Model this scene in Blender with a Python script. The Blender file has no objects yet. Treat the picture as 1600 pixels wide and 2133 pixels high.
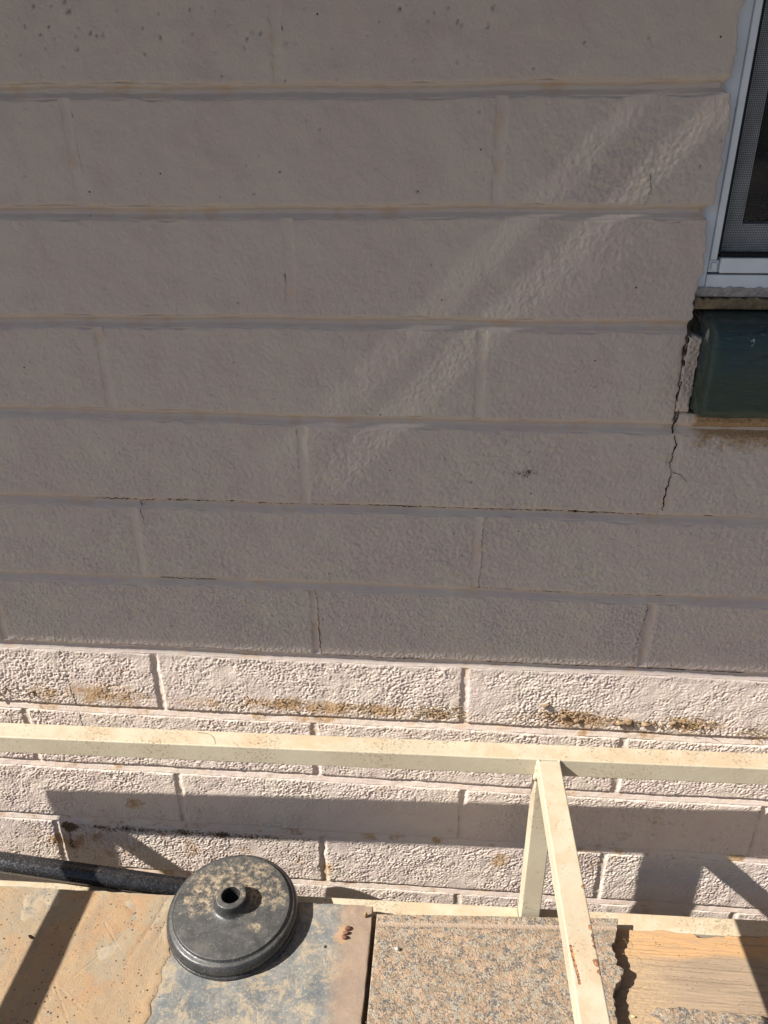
import bpy, math, random
import numpy as np
from mathutils import Matrix, Vector

random.seed(7)
rng = np.random.default_rng(11)
C = bpy.context.scene.collection
sc = bpy.context.scene

# ------------------------------------------------------------------ camera
cam_d = bpy.data.cameras.new('camera')
cam = bpy.data.objects.new('camera', cam_d); C.objects.link(cam); sc.camera = cam
PITCH, YAW, ROLL = math.radians(26.3895), math.radians(-4.5677), math.radians(-0.3391)
CAM = Vector((0.3608, -0.78857, -0.14092))
cp, sp, cy, sy, cr, sr = math.cos(PITCH), math.sin(PITCH), math.cos(YAW), math.sin(YAW), math.cos(ROLL), math.sin(ROLL)
fw = Vector((sy*cp, cy*cp, -sp)); r0 = Vector((cy, -sy, 0)); u0 = r0.cross(fw)
rt = cr*r0 + sr*u0; up = -sr*r0 + cr*u0
M = Matrix.Identity(4)
for i in range(3):
    M[i][0] = rt[i]; M[i][1] = up[i]; M[i][2] = -fw[i]; M[i][3] = CAM[i]
cam.matrix_world = M
cam_d.sensor_fit = 'HORIZONTAL'; cam_d.sensor_width = 36; cam_d.lens = 36.0
cam_d.clip_start = 0.02; cam_d.clip_end = 200

# ------------------------------------------------------------------ light
TX, TZ = 2.62, 2.46
L = Vector((-TX, -1, TZ)).normalized()              # direction towards the sun
w = bpy.data.worlds.new('World'); sc.world = w; w.use_nodes = True
wn = w.node_tree
sky = wn.nodes.new('ShaderNodeTexSky'); sky.sky_type = 'NISHITA'; sky.sun_disc = False
sky.sun_elevation = math.asin(L.z); sky.sun_rotation = math.atan2(L.x, L.y) % (2*math.pi)
sky.air_density = 1.0; sky.dust_density = 2.2; sky.ozone_density = 4.0
bg = wn.nodes['Background']; bg.inputs[1].default_value = 0.045
wn.links.new(sky.outputs[0], bg.inputs[0])
sd = bpy.data.lights.new('sun', 'SUN'); sd.energy = 5.0; sd.angle = math.radians(0.53); sd.color = (1, .955, .88)
so = bpy.data.objects.new('sun', sd); C.objects.link(so)
so.rotation_euler = L.to_track_quat('Z', 'Y').to_euler(); so.location = (-3, -2, 3)
sc.view_settings.view_transform = 'Standard'; sc.view_settings.look = 'None'
sc.view_settings.exposure = 1.12; sc.view_settings.gamma = 1.0; sc.view_settings.use_curve_mapping = False

# ------------------------------------------------------------------ noise fields (periodic, 1 mm per cell)
NN = 2048
_k = np.fft.fftfreq(NN)
_kx, _kz = np.meshgrid(_k, np.fft.rfftfreq(NN), indexing='ij')
def band(lam, bw, seed, ax=1.0, az=1.0):
    """band passed noise, wavelength lam (mm), relative bandwidth bw"""
    r = np.random.default_rng(seed)
    f = np.fft.rfft2(r.standard_normal((NN, NN)))
    k = np.sqrt((_kx*ax)**2 + (_kz*az)**2)
    f *= np.exp(-((k*lam - 1)/bw)**2)
    a = np.fft.irfft2(f, s=(NN, NN)); return (a/a.std()).astype(np.float32)
def low(lam, seed, ax=1.0, az=1.0, p=2.0):
    r = np.random.default_rng(seed)
    f = np.fft.rfft2(r.standard_normal((NN, NN)))
    k = np.sqrt((_kx*ax)**2 + (_kz*az)**2)
    f *= 1/(1 + (k*lam)**p)**1.0
    f[0, 0] = 0
    a = np.fft.irfft2(f, s=(NN, NN)); return (a/a.std()).astype(np.float32)
N_PEB = band(4.3, .55, 1); N_PEB2 = band(9.5, .5, 2); N_MID = low(30, 3, p=3); N_BIG = low(160, 4, p=3)
N_FINE = band(3.2, .5, 5); N_GRAIN = low(60, 6, ax=1.6, az=.07, p=1.8); N_PATCH = low(55, 8, p=2.2)
def smp(N, x, z, s=1.0):
    """bilinear sample at metres"""
    a = np.asarray(x, dtype=np.float64)*1000/s + 700; b = np.asarray(z, dtype=np.float64)*1000/s + 1900
    i = np.floor(a).astype(int); j = np.floor(b).astype(int); fa = a-i; fb = b-j
    i0 = i % NN; i1 = (i+1) % NN; j0 = j % NN; j1 = (j+1) % NN
    return (N[i0, j0]*(1-fa)*(1-fb) + N[i1, j0]*fa*(1-fb) + N[i0, j1]*(1-fa)*fb + N[i1, j1]*fa*fb)
def sstep(a, b, x):
    t = np.clip((x-a)/(b-a), 0, 1); return t*t*(3-2*t)

# ------------------------------------------------------------------ object helpers
def empty(name, loc=(0, 0, 0), rz=0.0):
    o = bpy.data.objects.new(name, None); C.objects.link(o); o.location = loc; o.rotation_euler = (0, 0, rz)
    o.empty_display_size = .05
    return o
def tag(o, label=None, cat=None, group=None, kind=None):
    if label: o['label'] = label
    if cat: o['category'] = cat
    if group: o['group'] = group
    if kind: o['kind'] = kind
    return o
def link(name, me, mat=None, parent=None, world=True):
    o = bpy.data.objects.new(name, me); C.objects.link(o)
    if mat: me.materials.append(mat)
    if parent:
        o.parent = parent
        if world:
            P = Matrix.Translation(parent.location) @ parent.rotation_euler.to_matrix().to_4x4()
            o.matrix_parent_inverse = P.inverted()
    return o
def mesh_np(name, V, F, smooth=True, attrs=None):
    """V (n,3), F list of int arrays (m,4)"""
    me = bpy.data.meshes.new(name)
    V = np.ascontiguousarray(V, dtype=np.float32); F = np.ascontiguousarray(F, dtype=np.int32)
    n = len(V); m = len(F)
    me.vertices.add(n); me.vertices.foreach_set('co', V.ravel())
    me.loops.add(m*4); me.loops.foreach_set('vertex_index', F.ravel())
    me.polygons.add(m); me.polygons.foreach_set('loop_start', np.arange(0, m*4, 4, dtype=np.int32))
    me.polygons.foreach_set('loop_total', np.full(m, 4, dtype=np.int32))
    me.polygons.foreach_set('use_smooth', np.full(m, smooth, dtype=bool))
    me.update(calc_edges=True); me.validate()
    for k, a in (attrs or {}).items():
        at = me.attributes.new(k, 'FLOAT', 'POINT'); at.data.foreach_set('value', np.ascontiguousarray(a, dtype=np.float32))
    return me
def py_mesh(name, V, F, smooth=False):
    me = bpy.data.meshes.new(name); me.from_pydata([tuple(v) for v in V], [], F); me.update()
    if smooth: me.polygons.foreach_set('use_smooth', np.full(len(F), True))
    return me
def box_mesh(name, x0, x1, y0, y1, z0, z1, bev=0.0):
    import bmesh
    bm = bmesh.new()
    vs = [bm.verts.new((x, y, z)) for x in (x0, x1) for y in (y0, y1) for z in (z0, z1)]
    for f in ((0, 1, 3, 2), (4, 6, 7, 5), (0, 4, 5, 1), (2, 3, 7, 6), (0, 2, 6, 4), (1, 5, 7, 3)):
        bm.faces.new([vs[i] for i in f])
    bmesh.ops.recalc_face_normals(bm, faces=bm.faces)
    if bev: bmesh.ops.bevel(bm, geom=bm.edges[:], offset=bev, segments=3, profile=.5, affect='EDGES')
    me = bpy.data.meshes.new(name); bm.to_mesh(me); bm.free()
    return me
def axis_pts(a, b, step, r):
    """parameter samples with extra ones near both ends"""
    n = max(2, int(round((b-a-2*r)/step)))
    return np.concatenate([[a, a+.1*r, a+.3*r, a+.6*r], np.linspace(a+r, b-r, n+1), [b-.6*r, b-.3*r, b-.1*r, b]])
def height_slab(name, U, Vp, xf, zf, hf, depth, r, to3, attrf=None, side=1.0, topb=1.0):
    """solid with a displaced face. U,Vp nominal axes; xf/zf warp them; hf height outwards; edges rounded by r"""
    A, B = np.meshgrid(U, Vp, indexing='ij')
    X = xf(A, B); Z = zf(A, B)
    es = np.minimum(A-U[0], U[-1]-A); et = np.minimum(B-Vp[0], Vp[-1]-B); e = np.minimum(es, et)
    def rd(e_):
        q = np.clip(r-e_, 0, r); return r-np.sqrt(np.maximum(r*r-q*q, 0))
    drop = np.maximum(side*rd(es), topb*rd(et))
    H = hf(X, Z)*np.clip(e/r, .15, 1) - drop
    nu, nv = A.shape
    idx = np.arange(nu*nv).reshape(nu, nv)
    F = np.stack([idx[:-1, :-1], idx[1:, :-1], idx[1:, 1:], idx[:-1, 1:]], -1).reshape(-1, 4)
    ring = np.concatenate([idx[:, 0], idx[-1, 1:], idx[-2::-1, -1], idx[0, -2:0:-1]])
    Xf, Zf, Hf = X.ravel(), Z.ravel(), H.ravel()
    base = len(Xf); m = len(ring)
    Xa = np.concatenate([Xf, Xf[ring]]); Za = np.concatenate([Zf, Zf[ring]]); Ha = np.concatenate([Hf, np.full(m, -depth)])
    k = np.arange(m); k2 = (k+1) % m
    S = np.stack([ring[k2], ring[k], base+k, base+k2], -1)
    V = to3(Xa, Za, Ha)
    attrs = None
    if attrf: attrs = attrf(Xa, Za)
    return mesh_np(name, V, np.concatenate([F, S]), True, attrs)
wall3 = lambda x, z, h: np.stack([x, -h, z], -1)
flat3 = lambda zt: (lambda x, y, h: np.stack([x, y, zt+h], -1))

# ------------------------------------------------------------------ materials
class NT:
    def __init__(s, name, rough=.8, spec=.3):
        s.m = bpy.data.materials.new(name); s.m.use_nodes = True; s.t = s.m.node_tree
        s.b = s.t.nodes['Principled BSDF']; s.b.inputs['Roughness'].default_value = rough
        s.b.inputs['Specular IOR Level'].default_value = spec
        s.geo = s.t.nodes.new('ShaderNodeNewGeometry')
    def l(s, a, b): s.t.links.new(a, b)
    def n(s, k, **kw):
        o = s.t.nodes.new(k)
        for a, b in kw.items(): setattr(o, a, b)
        return o
    def noise(s, scale, detail=4, rough=.55, vec=None, stretch=None, dist=0.0):
        o = s.n('ShaderNodeTexNoise'); o.inputs['Scale'].default_value = scale; o.inputs['Detail'].default_value = detail
        o.inputs['Roughness'].default_value = rough; o.inputs['Distortion'].default_value = dist
        v = vec or s.geo.outputs['Position']
        if stretch:
            mp = s.n('ShaderNodeMapping'); mp.inputs['Scale'].default_value = stretch; s.l(v, mp.inputs[0]); v = mp.outputs[0]
        s.l(v, o.inputs['Vector']); return o.outputs['Fac']
    def voro(s, scale, feature='F1', out='Distance', stretch=None, rnd=1.0):
        o = s.n('ShaderNodeTexVoronoi', feature=feature); o.inputs['Scale'].default_value = scale
        o.inputs['Randomness'].default_value = rnd
        v = s.geo.outputs['Position']
        if stretch:
            mp = s.n('ShaderNodeMapping'); mp.inputs['Scale'].default_value = stretch; s.l(v, mp.inputs[0]); v = mp.outputs[0]
        s.l(v, o.inputs['Vector']); return o.outputs[out]
    def ramp(s, f, a, b, lo=0.0, hi=1.0):
        o = s.n('ShaderNodeMapRange', interpolation_type='SMOOTHSTEP'); s.l(f, o.inputs[0])
        o.inputs[1].default_value = a; o.inputs[2].default_value = b; o.inputs[3].default_value = lo; o.inputs[4].default_value = hi
        return o.outputs[0]
    def math(s, op, a, b=None):
        o = s.n('ShaderNodeMath', operation=op)
        for i, v in enumerate((a, b)):
            if v is None: continue
            if isinstance(v, (int, float)): o.inputs[i].default_value = v
            else: s.l(v, o.inputs[i])
        return o.outputs[0]
    def mix(s, f, a, b):
        o = s.n('ShaderNodeMix', data_type='RGBA')
        for i, v in ((0, f), (6, a), (7, b)):
            if isinstance(v, tuple): o.inputs[i].default_value = (*v, 1)
            elif isinstance(v, (int, float)): o.inputs[i].default_value = v
            else: s.l(v, o.inputs[i])
        return o.outputs[2]
    def attr(s, name):
        o = s.n('ShaderNodeAttribute', attribute_name=name); return o.outputs['Fac']
    def sep(s):
        o = s.n('ShaderNodeSeparateXYZ'); s.l(s.geo.outputs['Position'], o.inputs[0]); return o.outputs
    def spots(s, pts, wob=.3, wscale=250):
        """mask: near any of the points (x,y,z,r)"""
        acc = None; nz = s.noise(wscale, 4)
        for (x, y, z, r) in pts:
            d = s.n('ShaderNodeVectorMath', operation='DISTANCE'); s.l(s.geo.outputs['Position'], d.inputs[0]); d.inputs[1].default_value = (x, y, z)
            v = s.math('DIVIDE', d.outputs['Value'], r)
            v = s.math('ADD', v, s.math('MULTIPLY', s.math('SUBTRACT', nz, .5), wob*4))
            v = s.ramp(v, .8, 1.15, 1, 0)
            acc = v if acc is None else s.math('MAXIMUM', acc, v)
        return acc
    def color(s, c):
        if isinstance(c, tuple): s.b.inputs['Base Color'].default_value = (*c, 1)
        else: s.l(c, s.b.inputs['Base Color'])
    def rough(s, v): s.l(v, s.b.inputs['Roughness'])
    def bump(s, h, dist, strength=1.0):
        o = s.n('ShaderNodeBump'); o.inputs['Distance'].default_value = dist; o.inputs['Strength'].default_value = strength
        s.l(h, o.inputs['Height'])
        prev = s.b.inputs['Normal'].links
        if prev: s.l(prev[0].from_socket, o.inputs['Normal'])
        s.l(o.outputs[0], s.b.inputs['Normal'])

def mat_wall(name, mortar=False):
    t = NT(name, .62, .25)
    c = t.mix(t.ramp(t.noise(9, 3), .3, .7), (.54, .450, .398), (.55, .476, .405))
    c = t.mix(t.ramp(t.noise(26, 3), .45, .72, 0, .45), c, (.50, .395, .375))
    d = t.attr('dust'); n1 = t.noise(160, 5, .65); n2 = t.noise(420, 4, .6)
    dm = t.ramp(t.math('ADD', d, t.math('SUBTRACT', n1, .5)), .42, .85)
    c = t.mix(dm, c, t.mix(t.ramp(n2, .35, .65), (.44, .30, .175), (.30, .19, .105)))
    if mortar:
        c = t.mix(t.ramp(t.noise(34, 4), .52, .68, 0, .5), c, (.53, .37, .235))
    k = t.attr('dirt_dark')
    km = t.ramp(t.math('ADD', k, t.math('SUBTRACT', t.noise(230, 5, .7), .5)), .5, .7)
    c = t.mix(km, c, (.085, .05, .03))
    # pin holes in the paint
    v = t.voro(95); sel = t.voro(95, out='Color'); se = t.n('ShaderNodeSeparateColor'); t.l(sel, se.inputs[0])
    ph = t.math('MULTIPLY', t.math('LESS_THAN', v, t.math('MULTIPLY', se.outputs[1], .09)), t.ramp(se.outputs[0], .93, .935))
    c = t.mix(ph, c, (.06, .05, .045))
    c = t.mix(t.ramp(t.noise(700, 3, .7), .66, .76, 0, .35), c, (.25, .19, .14))
    t.color(c)
    t.rough(t.ramp(t.noise(40, 3), .3, .7, .5, .75))
    t.bump(t.noise(430, 4, .6), .0006 if mortar else .0011, .7)
    t.bump(t.math('SUBTRACT', 1.0, ph), .002, .8)
    return t.m
MW = mat_wall('painted_block'); MJ = mat_wall('painted_mortar', True)

def mat_simple(name, col, rough=.7, spec=.3, var=.12, sc_=60, bump=0.0, bs=300, metal=0.0, dark=None):
    t = NT(name, rough, spec)
    c2 = tuple(v*(1-var*2) for v in col)
    c = t.mix(t.ramp(t.noise(sc_, 5), .3, .7), col, c2)
    if dark: c = t.mix(t.ramp(t.noise(bs*.7, 5, .7), .6, .72), c, dark)
    t.color(c); t.b.inputs['Metallic'].default_value = metal
    if bump: t.bump(t.noise(bs, 5, .6), bump)
    return t.m

# cream painted steel with dust, scratches and rust
def mat_cream(name, rust):
    t = NT(name, .42, .35)
    c = t.mix(t.ramp(t.noise(14, 4), .35, .7), (.44, .392, .292), (.395, .342, .25))
    nz = t.sep()
    g = t.n('ShaderNodeSeparateXYZ'); t.l(t.geo.outputs['Normal'], g.inputs[0])
    topf = t.ramp(g.outputs[2], .6, .9)
    du = t.ramp(t.noise(17, 7, .7, dist=.5), .42, .62, 0, .85)
    c = t.mix(t.math('MULTIPLY', du, topf), c, (.40, .305, .20))
    c = t.mix(t.ramp(t.math('ADD', t.noise(330, 6, .75), t.math('MULTIPLY', t.noise(11, 4), .5)), .83, .90, 0, .8), c, (.20, .13, .075))
    c = t.mix(t.ramp(t.noise(90, 6, .8, dist=1.0), .655, .69, 0, .8), c, (.17, .12, .08))
    r = t.spots(rust, .35, 200)
    c = t.mix(r, c, t.mix(t.ramp(t.noise(260, 4), .4, .6), (.42, .19, .07), (.15, .06, .045)))
    t.color(c)
    t.rough(t.ramp(r, 0, 1, .45, .85))
    t.bump(t.noise(120, 4), .0004, .6); t.bump(t.math('SUBTRACT', 1.0, r), .0006, .8)
    return t.m

def mat_pole():
    t = NT('black_paint', .3, .5)
    c = t.mix(t.ramp(t.noise(520, 5, .85), .57, .64, 0, .85), (.014, .014, .016), (.24, .225, .205))
    c = t.mix(t.ramp(t.noise(60, 4), .5, .75, 0, .35), c, (.06, .056, .052))
    t.color(c); t.rough(t.ramp(t.noise(300, 4), .4, .65, .2, .42)); return t.m
def mat_base():
    t = NT('black_resin', .36, .5)
    g = t.n('ShaderNodeSeparateXYZ'); t.l(t.geo.outputs['Normal'], g.inputs[0])
    topf = t.ramp(g.outputs[2], .75, .97)
    c = t.mix(t.ramp(t.noise(30, 5, .7), .35, .7), (.018, .018, .019), (.040, .039, .038))
    c = t.mix(t.math('MULTIPLY', topf, t.ramp(t.noise(70, 7, .75), .3, .65, .1, .6)), c, (.052, .053, .052))
    c = t.mix(t.ramp(t.noise(480, 5, .85), .60, .67, 0, .8), c, (.32, .29, .24))
    c = t.mix(t.math('MULTIPLY', topf, t.ramp(t.noise(60, 8, .8), .45, .62, .0, .25)), c, (.16, .14, .115))
    p = t.sep()
    # sandy dust on the back half of the disc
    back = t.ramp(p[1], -.150, -.095)
    near = t.spots([(.078, -.108, -1.055, .035), (.10, -.095, -1.055, .035), (.125, -.098, -1.055, .035), (.15, -.108, -1.055, .022), (.06, -.13, -1.055, .02), (.14, -.16, -1.055, .008)], .55, 90)
    dm = t.math('MULTIPLY', t.math('MULTIPLY', near, topf), t.ramp(t.noise(120, 9, .85), .44, .58, 0, .95))
    c = t.mix(dm, c, t.mix(t.noise(300, 3), (.36, .285, .195), (.26, .205, .14)))
    t.color(c)
    t.rough(t.math('ADD', t.math('MULTIPLY', topf, .42), t.math('ADD', t.math('MULTIPLY', dm, .3), t.ramp(t.noise(200, 4), .3, .7, .22, .34))))
    t.bump(t.noise(900, 3, .6), .0004, .5); t.bump(dm, .0008, .6)
    return t.m
def mat_sand():
    t = NT('ochre_sand', .95, .1)
    c = t.mix(t.ramp(t.noise(18, 4, dist=.6), .35, .68), (.39, .275, .165), (.37, .235, .135))
    c = t.mix(t.ramp(t.noise(45, 6, .7), .45, .7, 0, .75), c, (.34, .275, .19))
    c = t.mix(t.ramp(t.noise(160, 6, .75), .52, .66, 0, .5), c, (.22, .19, .15))
    c = t.mix(t.ramp(t.noise(900, 3, .7), .6, .72, 0, .6), c, (.17, .10, .05))
    c = t.mix(t.ramp(t.noise(34, 7, .7, stretch=(1, .22, 1), dist=.4), .46, .68, 0, .45), c, (.265, .225, .175))
    c = t.mix(t.spots([(-.165, -.135, -1.08, .05), (-.035, -.19, -1.08, .03), (.0, -.13, -1.08, .022), (-.20, -.20, -1.08, .03)], .6, 40), c, t.mix(t.noise(90, 6), (.25, .225, .185), (.40, .285, .165)))
    v = t.voro(210); sel = t.n('ShaderNodeSeparateColor'); t.l(t.voro(210, out='Color'), sel.inputs[0])
    p = t.sep()
    dens = t.ramp(t.noise(16, 3), .40, .58)
    c = t.mix(t.math('MULTIPLY', t.math('MULTIPLY', t.ramp(v, .22, .3, 1, 0), t.ramp(sel.outputs[0], .74, .75)), dens), c, (.07, .04, .025))
    t.color(c); t.bump(t.noise(1100, 3, .7), .0016, 1.0); return t.m
def mat_tile():
    t = NT('slate_tile', .62, .35)
    c = t.mix(t.ramp(t.noise(22, 7, .75), .35, .65), (.095, .104, .112), (.19, .185, .170))
    c = t.mix(t.ramp(t.math('ADD', t.noise(30, 8, .8, dist=.8), t.math('MULTIPLY', t.noise(400, 4, .7), .25)), .60, .74, 0, .75), c, (.33, .26, .17))
    c = t.mix(t.ramp(t.noise(260, 5, .75), .5, .66, 0, .5), c, (.36, .30, .21))
    p = t.sep()
    edge = t.ramp(t.math('ADD', p[0], t.math('MULTIPLY', t.math('SUBTRACT', t.noise(60, 4), .5), .03)), .232, .262)
    c = t.mix(t.math('MULTIPLY', edge, .75), c, (.24, .165, .115))
    sl = t.math('MULTIPLY', t.ramp(p[0], .045, .03), t.ramp(t.noise(110, 7, .75), .36, .6, .15, .85))
    c = t.mix(sl, c, (.33, .255, .165))
    rs = t.spots([(.250, -.146, -1.08, .009), (.252, -.137, -1.08, .007)], .6, 200)
    c = t.mix(t.math('MULTIPLY', rs, .45), c, (.43, .25, .115))
    bw = t.ramp(t.noise(12, 8, .85, stretch=(1.0, 7.0, 1), dist=2.2), .60, .66, 0, .4)
    c = t.mix(bw, c, (.34, .31, .26))
    hole = t.spots([(.232, -.161, -1.08, .0022)], .05, 200)
    c = t.mix(hole, c, (.02, .012, .01))
    t.color(c); t.bump(t.noise(500, 5, .7), .0006, .7); return t.m
def mat_granite():
    t = NT('speckled_granite', .6, .35)
    dn = t.n('ShaderNodeTexNoise'); dn.inputs['Scale'].default_value = 300; dn.inputs['Detail'].default_value = 3; t.l(t.geo.outputs['Position'], dn.inputs['Vector'])
    va = t.n('ShaderNodeVectorMath', operation='MULTIPLY_ADD'); t.l(dn.outputs['Color'], va.inputs[0]); va.inputs[1].default_value = (.0032, .0032, .0032); t.l(t.geo.outputs['Position'], va.inputs[2])
    def vor(scale, feature, out):
        o = t.n('ShaderNodeTexVoronoi', feature=feature); o.inputs['Scale'].default_value = scale; t.l(va.outputs[0], o.inputs['Vector']); return o.outputs[out]
    g1 = t.n('ShaderNodeSeparateColor'); t.l(vor(165, 'F1', 'Color'), g1.inputs[0])
    c = t.mix(t.ramp(g1.outputs[0], .2, .8), (.31, .215, .138), (.235, .175, .118))
    c = t.mix(t.ramp(g1.outputs[1], .62, .66, 0, .8), c, (.30, .265, .21))
    c = t.mix(t.ramp(g1.outputs[2], .80, .84, 0, .7), c, (.40, .28, .19))
    c = t.mix(t.ramp(t.noise(500, 6, .8), .42, .64, 0, .5), c, (.15, .12, .09))
    g2 = t.n('ShaderNodeSeparateColor'); t.l(vor(520, 'F1', 'Color'), g2.inputs[0])
    mk = t.math('ADD', t.noise(62, 6, .72), t.math('MULTIPLY', g2.outputs[0], .34))
    c = t.mix(t.ramp(mk, .75, .78, 0, .9), c, t.mix(g2.outputs[1], (.045, .052, .065), (.12, .115, .105)))
    cr = vor(190, 'DISTANCE_TO_EDGE', 'Distance')
    c = t.mix(t.math('MULTIPLY', t.ramp(cr, .02, .09, 1, 0), t.ramp(t.noise(110, 5, .75), .45, .64, 0, .8)), c, (.095, .07, .055))
    gm = t.attr('dust')
    c = t.mix(t.ramp(t.math('ADD', gm, t.math('SUBTRACT', t.noise(200, 4), .5)), .4, .7, 0, .9), c, (.31, .235, .175))
    t.color(c); t.bump(t.noise(450, 5, .7), .0012, .8); t.bump(t.ramp(cr, 0, .15), .0005, .6); return t.m
def mat_wood():
    t = NT('weathered_wood', .85, .15)
    n = t.noise(11, 7, .7, stretch=(1, 9, 9), dist=.6)
    c = t.mix(t.ramp(n, .3, .7), (.22, .165, .118), (.30, .225, .155))
    fine = t.noise(60, 5, .7, stretch=(1, 18, 18))
    c = t.mix(t.ramp(fine, .55, .75, 0, .6), c, (.18, .13, .085))
    p = t.sep()
    # fresher orange heartwood along the back edge
    o = t.math('ADD', p[1], t.math('MULTIPLY', t.math('SUBTRACT', t.noise(9, 4, .5), .5), .05))
    o = t.math('ADD', o, t.math('MULTIPLY', p[0], -.04))
    om = t.math('MULTIPLY', t.ramp(o, -.166, -.150), t.ramp(t.noise(30, 4, stretch=(1, 5, 5)), .3, .6, .5, 1))
    c = t.mix(t.math('MULTIPLY', om, .75), c, (.45, .26, .115))
    sd_ = t.math('MULTIPLY', t.ramp(p[0], .62, .70, 1, 0), t.ramp(t.noise(260, 5, .75), .4, .6))
    c = t.mix(t.math('MULTIPLY', sd_, .7), c, (.42, .285, .155))
    c = t.mix(t.attr('dirt_dark'), c, (.06, .035, .02))
    t.color(c); t.bump(fine, .0007, .7); t.bump(t.noise(700, 4, .7), .0005, .5); return t.m
MSAND = mat_sand(); MTILE = mat_tile(); MGRAN = mat_granite(); MWOOD = mat_wood(); MPOLE = mat_pole(); MBASE = mat_base()
MALU = mat_simple('white_aluminium', (.72, .76, .80), .38, .45, .05, 30, dark=None)
MGASK = mat_simple('black_rubber', (.012, .012, .014), .6, .3)
MSCR = mat_simple('charcoal_screen_wire', (.035, .035, .04), .5, .4)
MSASH = mat_simple('white_sash', (.62, .63, .64), .5, .4)
MDARK = mat_simple('dark_interior', (.012, .010, .009), .9, .1)
MCRACK = mat_simple('crack_shade', (.022, .017, .013), .95, .05)  # near-black ribbon colour for the shade inside a crack
MCAULK = mat_simple('rough_caulk', (.46, .41, .37), .9, .15, .15, 120, .0015, 260, dark=(.30, .26, .23))
MTWIG = mat_simple('dry_straw', (.34, .24, .12), .8, .2, .2, 400)
MDIRT = mat_simple('dried_mud', (.34, .235, .145), .95, .1, .25, 300, .001, 700)
MSTONE = mat_simple('pale_pebble', (.55, .53, .47), .8, .2, .2, 500, .001, 900, dark=(.15, .13, .11))
MSEED = mat_simple('brown_seed', (.17, .075, .045), .7, .3, .2, 500, .0006, 900)
MROOF = mat_simple('eave_paint', (.13, .11, .095), .6, .3, .06, 5)
def mat_green():
    t = NT('dark_green_paint', .3, .5)
    c = t.mix(t.ramp(t.noise(20, 4), .3, .7), (.014, .040, .050), (.020, .048, .038))
    p = t.sep()
    c = t.mix(t.ramp(p[2], -.365, -.345), (.020, .046, .034), c)  # bluer upper, greener lower: gloss reflection put into the colour
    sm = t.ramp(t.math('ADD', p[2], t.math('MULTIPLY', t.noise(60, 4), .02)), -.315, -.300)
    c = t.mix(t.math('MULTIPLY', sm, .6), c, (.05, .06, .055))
    c = t.mix(t.ramp(t.noise(60, 7, .8, stretch=(1, 1, 5), dist=1.2), .655, .68, 0, .8), c, (.20, .22, .22))
    c = t.mix(t.spots([(.627, -.012, -.318, .006), (.634, -.010, -.312, .004), (.619, -.014, -.322, .005), (.655, -.03, -.325, .004)], .9, 260), c, (.30, .32, .32))
    c = t.mix(t.ramp(t.noise(38, 8, .8, stretch=(.5, 1, 1.5), dist=1.5), .57, .63, 0, .7), c, (.012, .016, .018))
    c = t.mix(t.math('MULTIPLY', t.ramp(t.noise(150, 7, .85, stretch=(.35, 1, 1.6)), .60, .66), t.ramp(p[2], -.345, -.31)), c, (.16, .18, .18))
    t.color(c); t.rough(t.ramp(t.noise(70, 4), .3, .7, .28, .6)); t.bump(t.noise(45, 5, .6, stretch=(1, 1, 4)), .0022, .8); return t.m
MGREEN = mat_green()

# ------------------------------------------------------------------ ground and eave
tg = NT('dusty_ground', .95, .1)
cg = tg.mix(tg.ramp(tg.noise(1.5, 6), .35, .7), (.145, .13, .112), (.118, .106, .093)); tg.color(cg); tg.bump(tg.noise(60, 5), .01)
GZ = -1.50
g = link('ground', py_mesh('ground', [(-40, -40, GZ), (40, -40, GZ), (40, 40, GZ), (-40, 40, GZ)], [(0, 1, 2, 3)]), tg.m); tag(g, kind='structure')

eave = empty('roof_eave', (0.3, -.3, .372))
tag(eave, 'thin sheet metal eave with hairline gaps added for light streaks, high above the block wall', 'roof eave')
EY, EZ = -.450, .372
link('fascia', box_mesh('fascia', -4, 4, EY, EY+.02, EZ-.010, EZ+.10), MROOF, eave)
xs_ = list(np.linspace(-4, -1.2, 8)) + list(np.linspace(-1.15, .6, 110)) + list(np.linspace(.7, 4, 8))
def gap(x, a, b, e): return float(sstep(a, a+e, x)*sstep(b, b-e, x))
STREAK_SLITS = [(0.0, .00044, -.80, .10, .14), (-.0150, .00066, -.76, .16, .12), (-.0225, .00032, -.32, -.04, .08)]  # thin slits added to throw diagonal light streaks onto the shaded wall
def slit_edge(i, sg):
    off, wd, a, b, e = STREAK_SLITS[i]
    return lambda x: float(np.clip(SLITY+.2*(x-SLITX)+off, EY+.030-.0025*i, .30-.0025*i)) + sg*wd/2*gap(x, a, b, e)
SLITX, SLITY = -.20, -.2405
def roof_strip(lo, hi, name='roof_sheet'):
    V = []; F = []
    for x in xs_:
        a_, b_ = lo(x), hi(x)
        V += [(x, a_, EZ), (x, b_, EZ), (x, b_, EZ+.0003), (x, a_, EZ+.0003)]
    for i in range(len(xs_)-1):
        k = i*4
        for q in range(4): F.append((k+q, k+(q+1) % 4, k+4+(q+1) % 4, k+4+q))
    link(name, py_mesh(name, V, F), MROOF, eave)
roof_strip(lambda x: EY+.0205, slit_edge(2, -1))
roof_strip(slit_edge(2, 1), slit_edge(1, -1))
roof_strip(slit_edge(1, 1), slit_edge(0, -1))
roof_strip(slit_edge(0, 1), lambda x: .39)
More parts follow.
